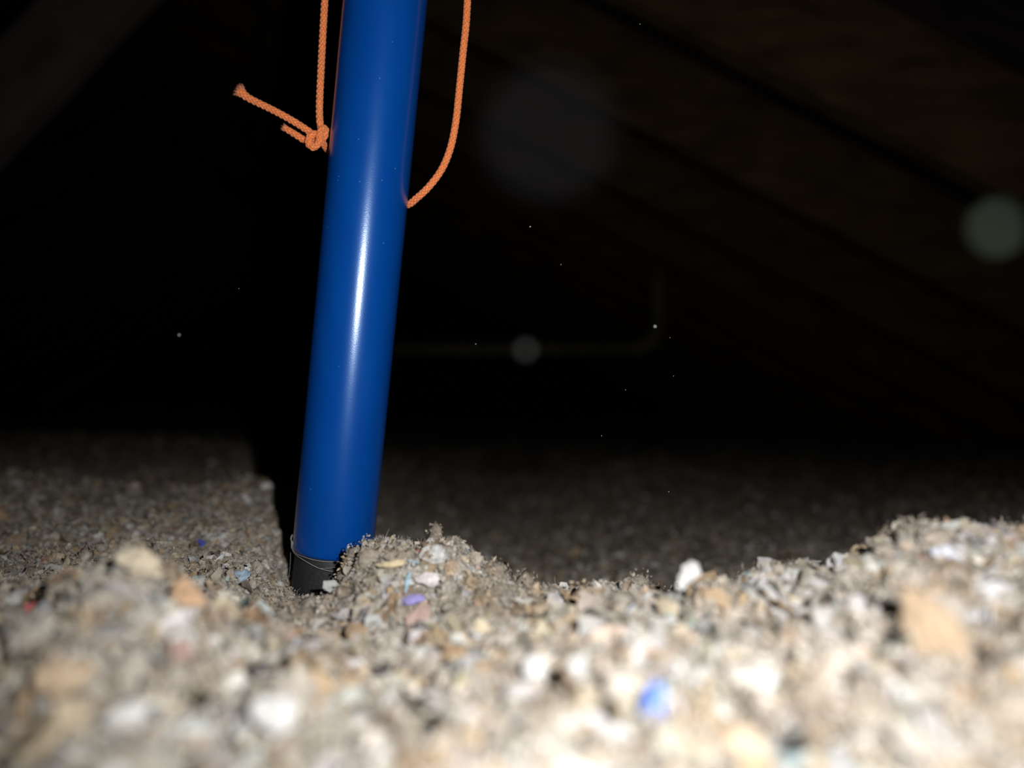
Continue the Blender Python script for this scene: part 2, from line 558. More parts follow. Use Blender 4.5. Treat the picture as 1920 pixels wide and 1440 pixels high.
# ------------------------------------------------------------------ insulation bed
bed = empty('loose_insulation', (0, 0.3, 0.12))
tag(bed, 'fluffy grey and tan cellulose insulation heaped over the whole attic floor', 'insulation', kind='stuff')

rowsL = np.concatenate([np.arange(math.log(.03), math.log(.10), .02), np.arange(math.log(.10), math.log(.20), .0042),
                        np.arange(math.log(.20), math.log(.36), .0022), np.arange(math.log(.36), math.log(1.3), .006),
                        np.arange(math.log(1.3), math.log(6.15), .012)])
colsU = np.concatenate([np.linspace(-1.45, -.75, 60, endpoint=False), np.linspace(-.75, .75, 700), np.linspace(.75, 1.45, 61)[1:]])
RR, UU = np.meshgrid(np.exp(rowsL), colsU, indexing='ij')
Y = RR.ravel(); X = (UU * RR).ravel()
Z = ground_z(X, Y)
jx = vnoise(X / .0026, Y / .0026, Z / .0026, 21); jy = vnoise(X / .0026, Y / .0026, Z / .0026, 22); jz = vnoise(X / .0013, Y / .0013, Z / .0013, 23)
V = np.stack([X + .0009 * jx, Y + .0009 * jy, Z + .0005 * jz], axis=1)
keep_x = (V[:, 0] < XE - 0.02) & (V[:, 0] > XL + 0.02)
F = grid_faces(RR.shape[0], RR.shape[1])
F = F[keep_x[F].all(axis=1)]
g = mesh_np('fluff_surface', V, F, M_FLUFF, bed, True)
tag(g, kind='stuff')
# the same fill goes on behind the camera
bx = np.linspace(-2.0, 2.0, 160); by = np.linspace(-1.15, 0.035, 60)
BX, BY = np.meshgrid(bx, by, indexing='xy')
BZ = 0.125 + 0.006 * vnoise2(BX.ravel() / .05, BY.ravel() / .05, 31) + .004 * vnoise2(BX.ravel() / .02, BY.ravel() / .02, 32)
BV = np.stack([BX.ravel(), BY.ravel(), BZ], axis=1)
kx = (BV[:, 0] < XE - .05) & ((np.abs(BV[:, 0]) > 0.02) | (BV[:, 1] < 0.036))
bf = grid_faces(len(by), len(bx)); bf = bf[kx[bf].all(axis=1)]
g2 = mesh_np('fluff_surface', BV, bf, M_FLUFF, bed, True)
tag(g2, kind='stuff')

# --- colours of the scraps
PAL = np.array([
    (.52, .51, .50), (.40, .39, .375), (.33, .30, .255), (.38, .275, .17), (.43, .37, .27), (.30, .36, .40), (.20, .23, .36), (.38, .26, .24),
    (.34, .39, .36), (.28, .20, .13), (.44, .33, .25)])
PW = np.array([.15, .21, .30, .10, .08, .014, .002, .003, .01, .09, .04]); PW /= PW.sum()


def surf_frames(x, y, e=0.0015):
    zx = (ground_z(x + e, y) - ground_z(x - e, y)) / (2 * e)
    zy = (ground_z(x, y + e) - ground_z(x, y - e)) / (2 * e)
    n = np.stack([-zx, -zy, np.ones_like(x)], axis=1)
    return n / np.linalg.norm(n, axis=1, keepdims=True)


def rand_unit(n):
    v = rng.normal(size=(n, 3)); return v / np.linalg.norm(v, axis=1, keepdims=True)


def sample_spots(n, lo, hi, ulim=.78):
    D = np.exp(rng.uniform(math.log(lo), math.log(hi), n)); u = rng.uniform(-ulim, ulim, n)
    x = u * D
    ok = (x < XE - .1)
    x, D = x[ok], D[ok]
    return x, D, ground_z(x, D)


GR, GC = 4, 3
gu, gv = np.meshgrid(np.linspace(-1, 1, GR), np.linspace(-1, 1, GC), indexing='ij')
gu, gv = gu.ravel(), gv.ravel()
FGRID = grid_faces(GR, GC)


def flake_verts(x, y, z, size, aspect, upbias=0.5, lift=0.12):
    n = len(x)
    nrm = surf_frames(x, y)
    nn = nrm * upbias + rand_unit(n) * 0.75
    nn /= np.linalg.norm(nn, axis=1, keepdims=True)
    t = np.cross(nn, rand_unit(n)); t /= np.linalg.norm(t, axis=1, keepdims=True)
    b = np.cross(nn, t)
    K = len(gu)
    shape = 1 - 0.30 * (gu[None] ** 2) * (gv[None] ** 2) + rng.uniform(-.28, .22, (n, K))
    a = gu[None] * shape; c = gv[None] * shape * aspect[:, None]
    bend = rng.uniform(-.55, .55, (n, 1)) * gu[None] ** 2 + rng.uniform(-.4, .4, (n, 1)) * gu[None] * gv[None] + rng.normal(0, .10, (n, K))
    ctr = np.stack([x, y, z], axis=1) + nrm * (size * lift)[:, None]
    V = ctr[:, None] + (t[:, None] * a[..., None] + b[:, None] * c[..., None] + nn[:, None] * bend[..., None]) * (size * .5)[:, None, None]
    return V, K


def shaded_col(idx, n, K, jitter=.12):
    c = PAL[idx] * rng.uniform(1 - jitter, 1 + jitter, (n, 1)) * rng.uniform(.96, 1.04, (n, 3))
    return np.repeat(c, K, axis=0)


PW_NEAR = np.array([.13, .22, .30, .10, .08, .014, .001, .004, .012, .07, .04]); PW_NEAR /= PW_NEAR.sum()
PW_FAR = np.array([.42, .16, .14, .10, .06, .01, .001, .002, .01, .06, .03]); PW_FAR /= PW_FAR.sum()


def flakes(n, lo, hi, smed, ssig, smax, ulim=.78, upbias=.5, pw=None):
    x, y, z = sample_spots(n, lo, hi, ulim)
    n = len(x)
    size = np.minimum(smed * np.exp(rng.normal(0, ssig, n)), smax)
    aspect = rng.uniform(.35, 1.0, n)
    V, K = flake_verts(x, y, z, size, aspect, upbias)
    idx = rng.choice(len(PAL), n, p=PW if pw is None else pw)
    return x, y, size, V, K, idx


def build_flakes(V, K, idx, name):
    n = len(V)
    Fk = (FGRID[None] + (np.arange(n) * K)[:, None, None]).reshape(-1, 4)
    o = mesh_np(name, V.reshape(-1, 3), Fk, M_PAPER, bed, True, shaded_col(idx, n, K))
    tag(o, kind='stuff')
    return o


sets = [flakes(8500, .09, .22, .0042, .5, .0115, pw=PW_NEAR), flakes(9500, .20, .42, .0021, .6, .0085), flakes(7000, .40, 3.2, .0036, .5, .010, upbias=.35, pw=PW_FAR)]
Vall = np.concatenate([s[3] for s in sets]); IDX = np.concatenate([s[5] for s in sets])
ctr = Vall.mean(axis=1); ps = np.concatenate([s[2] for s in sets]) / ctr[:, 1] * FPX
# which can be seen: inside the frame and not hidden by the ground in front
upx = ctr[:, 0] / ctr[:, 1] * FPX + 960
inframe = (upx > 0) & (upx < 1920) & (ctr[:, 1] > .11)
vis = inframe.copy()
for k in np.linspace(.45, .985, 22):
    gx, gy = ctr[:, 0] * k, ctr[:, 1] * k
    gz = CAM_Z + (ctr[:, 2] - CAM_Z) * k
    vis &= gz > ground_z(gx, np.maximum(gy, .05)) - .0004
rowpx = 770 - (ctr[:, 2] - CAM_Z) / ctr[:, 1] * FPX
vis &= rowpx < 1440
# pieces that show largest: a quarter of them from the sharp zone by the pole
score = np.where(vis, ps * np.where((ctr[:, 1] > .23), 1.7, 1.0), 0)
big = np.argsort(-score)[:285]
small = np.ones(len(Vall), bool); small[big] = False
KF = len(gu)
build_flakes(Vall[small], KF, IDX[small], 'small_paper_flakes')
for i in big:
    Vi = Vall[i]; cc = Vi.mean(axis=0)
    # the large ones get a second skin so they have thickness
    nrm = np.cross(Vi[GC * (GR - 1)] - Vi[0], Vi[GC - 1] - Vi[0]); nrm /= (np.linalg.norm(nrm) + 1e-9)
    th = 0.00022
    W = np.concatenate([Vi + nrm * th / 2, Vi - nrm * th / 2])
    ring = [r * GC for r in range(GR)] + [(GR - 1) * GC + c for c in range(1, GC)] + [r * GC + GC - 1 for r in range(GR - 2, -1, -1)] + [c for c in range(GC - 2, 0, -1)]
    side = np.array([[ring[a], ring[(a + 1) % len(ring)], ring[(a + 1) % len(ring)] + KF, ring[a] + KF] for a in range(len(ring))])
    Fi = np.concatenate([FGRID, FGRID[:, ::-1] + KF, side])
    mesh_np('paper_flake', W, Fi, M_PAPER, bed, True, shaded_col(np.array([IDX[i]]), 1, KF * 2), origin=tuple(cc))

# --- lint tufts
t_ = (1 + 5 ** .5) / 2
import bmesh
bm = bmesh.new(); bmesh.ops.create_icosphere(bm, subdivisions=2, radius=1.0)
IV = np.array([v.co[:] for v in bm.verts]); IF = np.array([[v.index for v in f.verts] for f in bm.faces]); bm.free()


TUFTS = []


def tufts(n, lo, hi, smed, ssig, smax, name, ulim=.78):
    x, y, z = sample_spots(n, lo, hi, ulim); n = len(x)
    nrm = surf_frames(x, y)
    s = np.minimum(smed * np.exp(rng.normal(0, ssig, n)), smax)
    sc = rng.uniform(.55, 1.25, (n, 1, 3))
    K = len(IV)
    off = rng.uniform(-50, 50, (n, 1, 3))
    q = IV[None] * 1.6 + off
    d = vnoise(q[..., 0], q[..., 1], q[..., 2], 41) * .35 + vnoise(q[..., 0] * 2.3, q[..., 1] * 2.3, q[..., 2] * 2.3, 42) * .28 + rng.normal(0, .07, (n, K))
    ctr = np.stack([x, y, z], axis=1) + nrm * (s * .15)[:, None]
    TUFTS.append((ctr, s, sc, ci_pre := rng.choice(5, n, p=[.34, .26, .18, .12, .10])))
    Vt = ctr[:, None] + IV[None] * .82 * sc * (1 + d)[..., None] * (s * .5)[:, None, None]
    base = np.array([(.35, .305, .25), (.41, .37, .32), (.29, .245, .195), (.46, .425, .38), (.38, .30, .215)])
    ci = ci_pre
    col = np.repeat(base[ci] * .85 * rng.uniform(.85, 1.15, (n, 1)), K, axis=0)
    Ft = (IF[None] + (np.arange(n) * K)[:, None, None]).reshape(-1, 3)
    o = mesh_np(name, Vt.reshape(-1, 3), Ft, M_LINT, bed, True, col)
    tag(o, kind='stuff')


tufts(900, .09, .24, .0056, .35, .010, 'lint_tufts')
tufts(1700, .21, .42, .0034, .45, .008, 'lint_tufts')
tufts(900, .42, 1.6, .0050, .4, .010, 'lint_tufts')

# --- crumbs: tiny ragged bits of lint, strewn and in loose clumps
LCOL = np.array([(.35, .305, .25), (.41, .37, .32), (.29, .245, .195), (.46, .425, .38), (.38, .30, .215)])


def crumbs(n, lo, hi, size, tset, per, name, ulim=.76):
    x, y, z = sample_spots(n, lo, hi, ulim)
    nr = surf_frames(x, y)
    C0 = np.stack([x, y, z], axis=1) + nr * rng.uniform(-.0002, size * .9, (len(x), 1))
    ci = rng.choice(5, len(x), p=[.36, .26, .18, .10, .10]); col0 = LCOL[ci]
    cc0, s0, sc0, ci0 = TUFTS[tset]; m = len(cc0)
    dirs = rng.normal(size=(m, per, 3)); dirs /= np.linalg.norm(dirs, axis=2, keepdims=True)
    C1 = cc0[:, None] + dirs * sc0 * (s0 * .5)[:, None, None] * rng.uniform(.75, 1.28, (m, per, 1))
    col1 = np.repeat(LCOL[ci0], per, axis=0)
    C = np.concatenate([C0, C1.reshape(-1, 3)]); col = np.concatenate([col0, col1]); N_ = len(C)
    ln = size * np.exp(rng.normal(0, .45, N_))
    t = rand_unit(N_); b = np.cross(t, rand_unit(N_)); b /= np.linalg.norm(b, axis=1, keepdims=True)
    L_ = ln[:, None]
    Vq = np.stack([C - t * L_ * .5, C + b * L_ * rng.uniform(.12, .42, (N_, 1)), C + t * L_ * .5 + rand_unit(N_) * L_ * .15,
                   C - b * L_ * rng.uniform(.12, .42, (N_, 1)) + rand_unit(N_) * L_ * .15], axis=1)
    Fq = (np.array([[0, 1, 2], [0, 2, 3]])[None] + (np.arange(N_) * 4)[:, None, None]).reshape(-1, 3)
    col = col * rng.uniform(.8, 1.25, (N_, 1)) * rng.uniform(.97, 1.03, (N_, 3))
    o = mesh_np(name, Vq.reshape(-1, 3), Fq, M_FIBRE, bed, False, np.repeat(col, 4, axis=0))
    tag(o, kind='stuff')


crumbs(50000, .10, .22, .0013, 0, 110, 'lint_crumbs')
crumbs(110000, .20, .44, .0008, 1, 90, 'lint_crumbs')
crumbs(60000, .40, 1.6, .0019, 2, 30, 'lint_crumbs')


# --- fine fibres that fringe the surface
def fibres(n, lo, hi, lmed, name, ulim=.75):
    x, y, z = sample_spots(n, lo, hi, ulim); n = len(x)
    nrm = surf_frames(x, y)
    d = nrm * .8 + rand_unit(n); d /= np.linalg.norm(d, axis=1, keepdims=True)
    side = np.cross(d, rand_unit(n)); side /= np.linalg.norm(side, axis=1, keepdims=True)
    Ln = np.minimum(lmed * np.exp(rng.normal(0, .45, n)), lmed * 1.9); w = rng.uniform(.00003, .00009, n)
    p0 = np.stack([x, y, z], axis=1) - nrm * .0003
    mid = p0 + d * (Ln * .5)[:, None] + rand_unit(n) * (Ln * .12)[:, None]
    p1 = p0 + d * Ln[:, None] + rand_unit(n) * (Ln * .28)[:, None]
    sw = side * w[:, None]
    Vf = np.stack([p0 - sw, p0 + sw, mid + sw, mid - sw, p1 + sw * .4, p1 - sw * .4], axis=1)
    Ff = np.array([[0, 1, 2, 3], [3, 2, 4, 5]])
    Ff = (Ff[None] + (np.arange(n) * 6)[:, None, None]).reshape(-1, 4)
    g_ = rng.uniform(.28, .58, (n, 1)) * np.array([[1.0, .94, .84]])
    o = mesh_np(name, Vf.reshape(-1, 3), Ff, M_FIBRE, bed, True, np.repeat(g_, 6, axis=0))
    tag(o, kind='stuff')


fibres(60000, .20, .40, .0017, 'paper_fibres')
fibres(12000, .10, .21, .0026, 'paper_fibres')


# ------------------------------------------------------------------ scraps that stand out, each a thing
def scrap(name, px, py, wpx, hpx, rot, col, label, cat='paper scrap', thick=.0003, curl=.3, raise_=.35, tilt=.0, mat=None, seed=1, hy=None, dpush=0.0):
    """a torn scrap lying where the lens sees it; wpx/hpx its size as seen, turned towards the viewer by its tilt"""
    h = hit(px, hy or py)
    D = h.y - dpush - (.0035 if (hy or py) > 1150 else 0)
    c = P(px, py, D)
    w, hh = wpx / FPX * D, hpx / FPX * D
    r_ = random.Random(seed)
    toward = (Vector((0, 0, CAM_Z)) - c).normalized()
    nn = (toward * (1 - tilt) + Vector((r_.uniform(-.3, .3), 0, 1)) * (.35 + tilt)).normalized()
    t = Vector((1, 0, 0)); t = (t - nn * t.dot(nn)).normalized(); b = nn.cross(t)
    ca, sa = math.cos(rot), math.sin(rot)
    T = t * ca + b * sa; B = b * ca - t * sa
    n_r = 5
    seg = 18
    ph = [r_.uniform(0, 6.28) for _ in range(4)]
    edge = [1 + .13 * math.sin(2 * 2 * math.pi * k / seg + ph[0]) + .09 * math.sin(3 * 2 * math.pi * k / seg + ph[1]) + r_.uniform(-.17, .15) for k in range(seg)]
    pts, rr = [(0.0, 0.0)], []
    for j in range(1, n_r + 1):
        for k in range(seg):
            an = 2 * math.pi * k / seg
            q = j / n_r
            e = 1 + (edge[k] - 1) * q
            pts.append((math.cos(an) * q * e, math.sin(an) * q * e))
    top = []
    for (a, bb) in pts:
        z = curl * (a * a) * .8 + curl * .5 * a * bb + .10 * math.sin(a * 5 + ph[2]) * math.cos(bb * 4 + ph[3]) + .16 * math.sin(a * 9 + bb * 4 + ph[1]) * math.cos(bb * 8 - a * 3 + ph[0]) + r_.uniform(-.09, .09)
        top.append(c + T * (a * w / 2) + B * (bb * hh / 2) + nn * (z * min(w, hh) * .5 + thick + raise_ * .001))
    bot = [p - nn * thick for p in top]
    n0 = len(top)
    fs = []
    for k in range(seg):
        k2 = (k + 1) % seg
        fs.append((0, 1 + k, 1 + k2))
        for j in range(1, n_r):
            a0_, a1_ = 1 + (j - 1) * seg, 1 + j * seg
            fs.append((a0_ + k, a1_ + k, a1_ + k2, a0_ + k2))
    fb = [tuple(i + n0 for i in reversed(f_)) for f_ in fs]
    l0 = 1 + (n_r - 1) * seg
    fr = [(l0 + k, l0 + k + n0, l0 + (k + 1) % seg + n0, l0 + (k + 1) % seg) for k in range(seg)]
    o = mesh_poly(name, top + bot, fs + fb + fr, mat or paper_mat(col), None, True, origin=tuple(c))
    tag(o, label, cat)
    return o


_pm = {}


def paper_mat(col):
    if col not in _pm:
        _pm[col] = mat_plain('scrap_paper', col, .85, .2, 500, .0002)
    return _pm[col]


WHITE, GREY, TAN, CREAM = (.45, .445, .44), (.42, .42, .43), (.50, .34, .19), (.52, .46, .36)
scrap('paper_scrap', 1228, 1322, 46, 68, -.45, (.10, .17, .46), 'small bright blue paper scrap on the near heap, low and right of centre', curl=.3, seed=3, raise_=1.2, dpush=.003)
scrap('paper_scrap', 655, 1312, 34, 60, .1, (.48, .20, .21), 'small pink paper scrap low on the near heap below the pole', seed=4, raise_=1.0, dpush=.002)
scrap('paper_scrap', 450, 1086, 30, 34, -.5, (.27, .36, .46), 'pale blue paper scrap on the sharp insulation left of the pole foot', seed=5, raise_=.8, dpush=.002)
scrap('paper_scrap', 374, 1022, 22, 14, .7, (.06, .08, .36), 'tiny navy blue paper scrap left of the pole foot', seed=6, raise_=.8, dpush=.002)
scrap('paper_scrap', 62, 1140, 26, 24, .2, (.50, .12, .13), 'small red paper scrap on the heap crest at the left edge', seed=7, raise_=.8, dpush=.002)
scrap('paper_scrap', 1290, 1078, 34, 58, -.5, WHITE, 'white paper scrap standing up on the heap crest right of centre', seed=8, hy=1140, raise_=.8, tilt=-.25, dpush=.002)
scrap('paper_scrap', 515, 1345, 72, 88, .5, WHITE, 'large blurred white paper scrap on the lower left of the heap', seed=9, raise_=1.2, dpush=.003)
scrap('paper_scrap', 1893, 1290, 62, 56, 0, WHITE, 'bright white paper scrap by the right edge beside a tan cardboard piece', seed=10, raise_=1.2, dpush=.003)
scrap('paper_scrap', 1163, 1392, 56, 58, .3, WHITE, 'white paper scrap at the bottom edge below the bright blue scrap', seed=11, raise_=1, dpush=.003)
scrap('paper_scrap', 1002, 1256, 44, 44, .3, WHITE, 'small round white paper scrap in the middle of the near heap', seed=12, raise_=.8, dpush=.002)
scrap('paper_scrap', 1782, 1045, 62, 46, -.5, (.52, .54, .62), 'bluish white paper scrap near the top of the right hand heap', seed=13, raise_=.8, dpush=.002)
scrap('paper_scrap', 1260, 1182, 36, 44, .2, WHITE, 'white paper scrap beside the grey curled paper flap', seed=14, raise_=.8, dpush=.002)
scrap('paper_scrap', 305, 1140, 20, 14, .2, (.55, .58, .62), 'tiny bright white paper scrap left of the tan cardboard chip on the heap', seed=15, raise_=.8, dpush=.002)
scrap('paper_scrap', 438, 1160, 44, 44, .2, (.52, .52, .54), 'whitish grey paper scrap below the sharp pale blue scrap', seed=16, raise_=.8, dpush=.002)
scrap('cardboard_chip', 1775, 1235, 105, 270, .35, (.29, .215, .145), 'long tan cardboard chip lying slanted on the right of the heap', 'cardboard chip', thick=.0016, curl=-.2, tilt=-.3, seed=17, raise_=1.2, dpush=.007)
scrap('cardboard_chip', 352, 1130, 66, 72, .2, (.40, .265, .165), 'rounded orange tan cardboard chip on the left crest of the heap', 'cardboard chip', hy=1150, thick=.0014, curl=-.3, seed=18, raise_=1, dpush=.003)
scrap('cardboard_chip', 262, 1060, 100, 46, -.3, (.44, .38, .29), 'cream cardboard chip topping the left hump of the heap', 'cardboard chip', hy=1100, thick=.0012, curl=-.3, seed=19, raise_=1, dpush=.002)
scrap('cardboard_chip', 125, 1170, 100, 34, .35, (.44, .36, .25), 'flat yellowish tan cardboard chip at the left of the heap', 'cardboard chip', thick=.0012, curl=-.2, seed=20, raise_=.8, dpush=.002)
scrap('cardboard_chip', 1150, 1210, 120, 60, .1, (.42, .34, .28), 'wide peach coloured cardboard chip right of centre on the heap', 'cardboard chip', thick=.0015, curl=-.3, seed=21, raise_=.8, dpush=.002)
scrap('cardboard_chip', 120, 1275, 90, 80, .1, (.42, .32, .22), 'rounded tan cardboard chip in the lower left of the heap', 'cardboard chip', thick=.0015, curl=-.3, seed=22, raise_=.8, dpush=.002)
scrap('cardboard_chip', 60, 1400, 120, 90, .3, (.43, .34, .24), 'broad pale tan cardboard chip in the bottom left corner', 'cardboard chip', thick=.0015, curl=-.3, seed=23, raise_=.8, dpush=.002)
scrap('cardboard_chip', 600, 1195, 44, 22, .1, (.40, .28, .17), 'small tan cardboard chip on the heap below the pole foot', 'cardboard chip', thick=.0006, curl=-.3, seed=24, raise_=.8, dpush=.002)
scrap('cardboard_chip', 1400, 1140, 34, 60, .1, (.42, .31, .20), 'upright tan cardboard chip on the crest right of the white standing scrap', 'cardboard chip', thick=.0008, curl=-.3, seed=25, raise_=.8, dpush=.002)
scrap('cardboard_chip', 1580, 1140, 30, 54, -.1, (.42, .30, .19), 'narrow tan cardboard chip on the slope between the two right hand humps', 'cardboard chip', thick=.0008, curl=-.3, seed=26, raise_=.8, dpush=.002)


def curl_strip(name, px, py, rad_px, width_px, a0, a1, col, label, depth_tilt=.3, tip=None, grow=0.3, dpush=.003):
    """a strip of paper curled into an open ring that faces the viewer"""
    h = hit(px, py); D = h.y - dpush
    c = P(px, py, D)
    k = D / FPX
    R = rad_px * k; w = width_px * k
    n = 22
    vs, th = [], .00018
    for i in range(n + 1):
        q = i / n
        a = a0 + (a1 - a0) * q
        rr = R * (1 + grow * q)
        ww = w * (.55 + .75 * math.sin(math.pi * min(1, q * 1.05)))
        x, z = rr * math.cos(a), rr * math.sin(a)
        for (ro, yo) in ((0, -.5), (0, .5), (-th, .5), (-th, -.5)):
            f_ = (rr + ro) / rr
            vs.append(c + Vector((x * f_ + yo * ww * depth_tilt, yo * ww * .8, z * f_ + yo * ww * .45)))
    fs = []
    for i in range(n):
        for j in range(4):
            fs.append((i * 4 + j, i * 4 + (j + 1) % 4, (i + 1) * 4 + (j + 1) % 4, (i + 1) * 4 + j))
    fs.append((0, 1, 2, 3)); fs.append((n * 4 + 3, n * 4 + 2, n * 4 + 1, n * 4))
    o = mesh_poly(name, vs, fs, paper_mat(col), None, True, origin=tuple(c))
    return tag(o, label, 'paper scrap')


curl_strip('paper_curl', 742, 1108, 20, 14, 1.9, 5.4, (.50, .50, .56), 'whitish grey curled paper strip in the clump right of the pole foot')
scrap('paper_scrap', 773, 1127, 50, 20, .12, (.24, .22, .46), 'lilac blue torn paper scrap on the clump right of the pole foot', seed=31, raise_=.8, dpush=.005)
curl_strip('paper_curl', 1205, 1160, 30, 30, 2.0, 4.2, (.40, .41, .44), 'grey curled paper flap on the heap right of centre')
scrap('paper_scrap', 812, 1042, 50, 36, .3, WHITE, 'crumpled white paper scrap on top of the clump right of the pole', seed=33, raise_=.8, dpush=.003)
scrap('paper_scrap', 803, 1088, 46, 28, .2, (.56, .52, .52), 'pinkish white paper scrap inside the clump right of the pole', seed=34, raise_=.8, dpush=.003)
scrap('cardboard_chip', 735, 1060, 60, 12, .15, (.48, .40, .26), 'thin buff cardboard strip across the clump by the pole', 'cardboard chip', thick=.0006, curl=.3, seed=35, raise_=.8, dpush=.004)
scrap('paper_scrap', 765, 1092, 9, 40, -.1, (.30, .42, .50), 'thin light blue paper sliver standing above the lilac scrap', seed=36, raise_=.8, dpush=.005)

# ------------------------------------------------------------------ blue pole
Ptop = P(723, 0, .2768)
Pbot = P(625, 1030, .296)
ax = (Ptop - Pbot).normalized()
RAD = 0.01480
sx = Vector((1, 0, 0)); sx = (sx - ax * sx.dot(ax)).normalized(); sy = ax.cross(sx)
foot_bottom = Pbot - ax * 0.045
pole = empty('blue_pole', foot_bottom)
tag(pole, 'round glossy blue pole with black foot leaning in the insulation', 'pole')


def lathe(profile, seg=72):
    vs = []
    for (s, r) in profile:
        for k in range(seg):
            a = 2 * math.pi * k / seg
            vs.append(Pbot + ax * s + (sx * math.cos(a) + sy * math.sin(a)) * r)
    n = len(profile)
    fs = [(i * seg + k, i * seg + (k + 1) % seg, (i + 1) * seg + (k + 1) % seg, (i + 1) * seg + k) for i in range(n - 1) for k in range(seg)]
    return vs, fs, n, seg


prof = [(.0022, RAD * .80), (.0002, RAD * .82), (-.0002, RAD * .93), (.0002, RAD * .975), (.0010, RAD * .995), (.0022, RAD)]
prof += [(s, RAD) for s in np.linspace(.01, .62, 40)] + [(.621, RAD * .97)]
v, f, n_, sg = lathe(prof, 96)
f.append(tuple((n_ - 1) * sg + k for k in range(sg)))
tube = mesh_poly('tube', v, f, M_POLE, pole, True)
prof = [(.004, RAD * .93), (-.004, RAD * .93), (-.008, RAD * .94), (-.040, RAD * .95), (-.0445, RAD * .88), (-.045, RAD * .6)]
v, f, n_, sg = lathe(prof, 64)
f.append(tuple(range(sg))[::-1]); f.append(tuple((n_ - 1) * sg + k for k in range(sg)))
mesh_poly('rubber_foot', v, f, M_RUBBER, pole, True)
prof = [(.619, RAD * .9), (.619, RAD * 1.05), (.632, RAD * 1.05), (.635, RAD * .9)]
v, f, n_, sg = lathe(prof, 48)
f.append(tuple(range(sg))[::-1]); f.append(tuple((n_ - 1) * sg + k for k in range(sg)))
mesh_poly('end_cap', v, f, M_RUBBER, pole, True)

# hairs of lint caught on the rim
hr = empty('lint_strand', P(548, 1020, .283))
tag(hr, 'thin pale hairs of lint caught around the bottom rim of the pole', 'lint')


def hair(pts, rad):
    pts = [P(*p) for p in pts]
    dense = []
    for i in range(len(pts) - 1):
        p0, p1, p2, p3 = pts[max(i - 1, 0)], pts[i], pts[i + 1], pts[min(i + 2, len(pts) - 1)]
        for k in range(8):
            t = k / 8
            dense.append(0.5 * ((2 * p1) + (p2 - p0) * t + (2 * p0 - 5 * p1 + 4 * p2 - p3) * t * t + (3 * p1 - p0 - 3 * p2 + p3) * t ** 3))
    dense.append(pts[-1])
    v_, f_ = tube_pts(dense, rad, 5)
    mesh_poly('hair', v_, f_, M_HAIR, hr, True)


Dh = .2795
hair([(549, 1004, .291), (546, 1012, .289), (547, 1026, .287), (551, 1036, .284), (560, 1044, Dh + .002), (576, 1054, Dh), (597, 1065, Dh), (620, 1071, Dh), (648, 1075, Dh)], .00007)
hair([(547, 1014, .289), (549, 1028, .287), (556, 1038, .283), (575, 1046, Dh + .0006), (600, 1052, Dh), (630, 1053.5, Dh), (655, 1050, Dh + .001)], .00007)
hair([(548, 1002, .290), (545, 1010, .289), (549, 1018, .288), (546, 1026, .288), (550, 1034, .286)], .00010)
hair([(600, 1066, Dh), (620, 1065, Dh), (642, 1062, Dh)], .00005)
hair([(545, 1036, .290), (544, 1060, .290), (541, 1085, .290)], .00004)

# ------------------------------------------------------------------ orange braided cord
def catmull(pts, per_len):
    out, tagidx = [], []
    for i in range(len(pts) - 1):
        p0, p1, p2, p3 = pts[max(i - 1, 0)], pts[i], pts[i + 1], pts[min(i + 2, len(pts) - 1)]
        m = max(2, int((p2 - p1).length / per_len))
        for k in range(m):
            t = k / m
            out.append(0.5 * ((2 * p1) + (p2 - p0) * t + (2 * p0 - 5 * p1 + 4 * p2 - p3) * t * t + (3 * p1 - p0 - 3 * p2 + p3) * t ** 3))
            tagidx.append(i + t)
    out.append(pts[-1]); tagidx.append(len(pts) - 1)
    return out, tagidx


DK = .283
path_px = [
    # short tail
    (534, 240, DK + .001, 'tail'), (547, 248, DK + .001, 'tail'), (560, 256, DK + .001, 'tail'), (574, 264, DK + .0015, 'tail'),
    # knot
    (588, 262, DK + .0015, 'knot'), (597, 254, DK - .0005, 'knot'), (590, 251, DK - .0025, 'knot'), (580, 258, DK - .0025, 'knot'), (579, 270, DK - .0022, 'knot'),
    (588, 276, DK - .0026, 'knot'), (597, 268, DK - .003, 'knot'), (599, 255, DK - .0035, 'knot'), (603, 243, DK - .003, 'knot'),
    (610, 242, DK - .0015, 'knot'), (609, 254, DK - .001, 'knot'), (604, 264, DK + .0005, 'knot'),
    # behind the pole
    (609, 274, DK + .004, 'turn'), (618, 285, DK + .012, 'turn'), (640, 300, DK + .020, 'turn'), (690, 335, DK + .0215, 'turn'), (735, 372, DK + .017, 'turn'),
    (762, 384, DK + .006, 'turn'),
    # right hand side and up
    (782, 371, DK + .001, 'loop'), (806, 348, DK - .001, 'loop'), (829, 316, DK - .001, 'loop'), (845, 276, DK - .001, 'loop'), (855, 226, DK - .001, 'loop'),
    (861, 170, DK - .001, 'loop'), (868, 100, DK - .002, 'loop'), (875, 30, DK - .003, 'loop'), (877, -60, DK - .006, 'loop'), (868, -200, DK - .010, 'loop'),
    (835, -350, DK - .014, 'loop'), (768, -440, DK - .017, 'loop'), (700, -400, DK - .016, 'loop'), (640, -260, DK - .012, 'loop'), (614, -90, DK - .006, 'loop'),
    (609, 0, DK - .002, 'loop'), (605, 70, DK, 'loop'), (601.5, 140, DK, 'loop'), (599, 200, DK, 'loop'), (600, 230, DK, 'loop'),
    # through the knot, out into the long tail
    (602, 244, DK + .0012, 'knot2'), (597, 255, DK + .0014, 'knot2'), (588, 252, DK + .0005, 'knot2'),
    (576, 244, DK - .0005, 'tail2'), (556, 231, DK - .001, 'tail2'), (530, 216, DK - .001, 'tail2'), (505, 203, DK - .001, 'tail2'), (480, 191, DK - .001, 'tail2'),
    (463, 182, DK - .001, 'tail2'), (451, 172, DK - .001, 'tail2'),
]
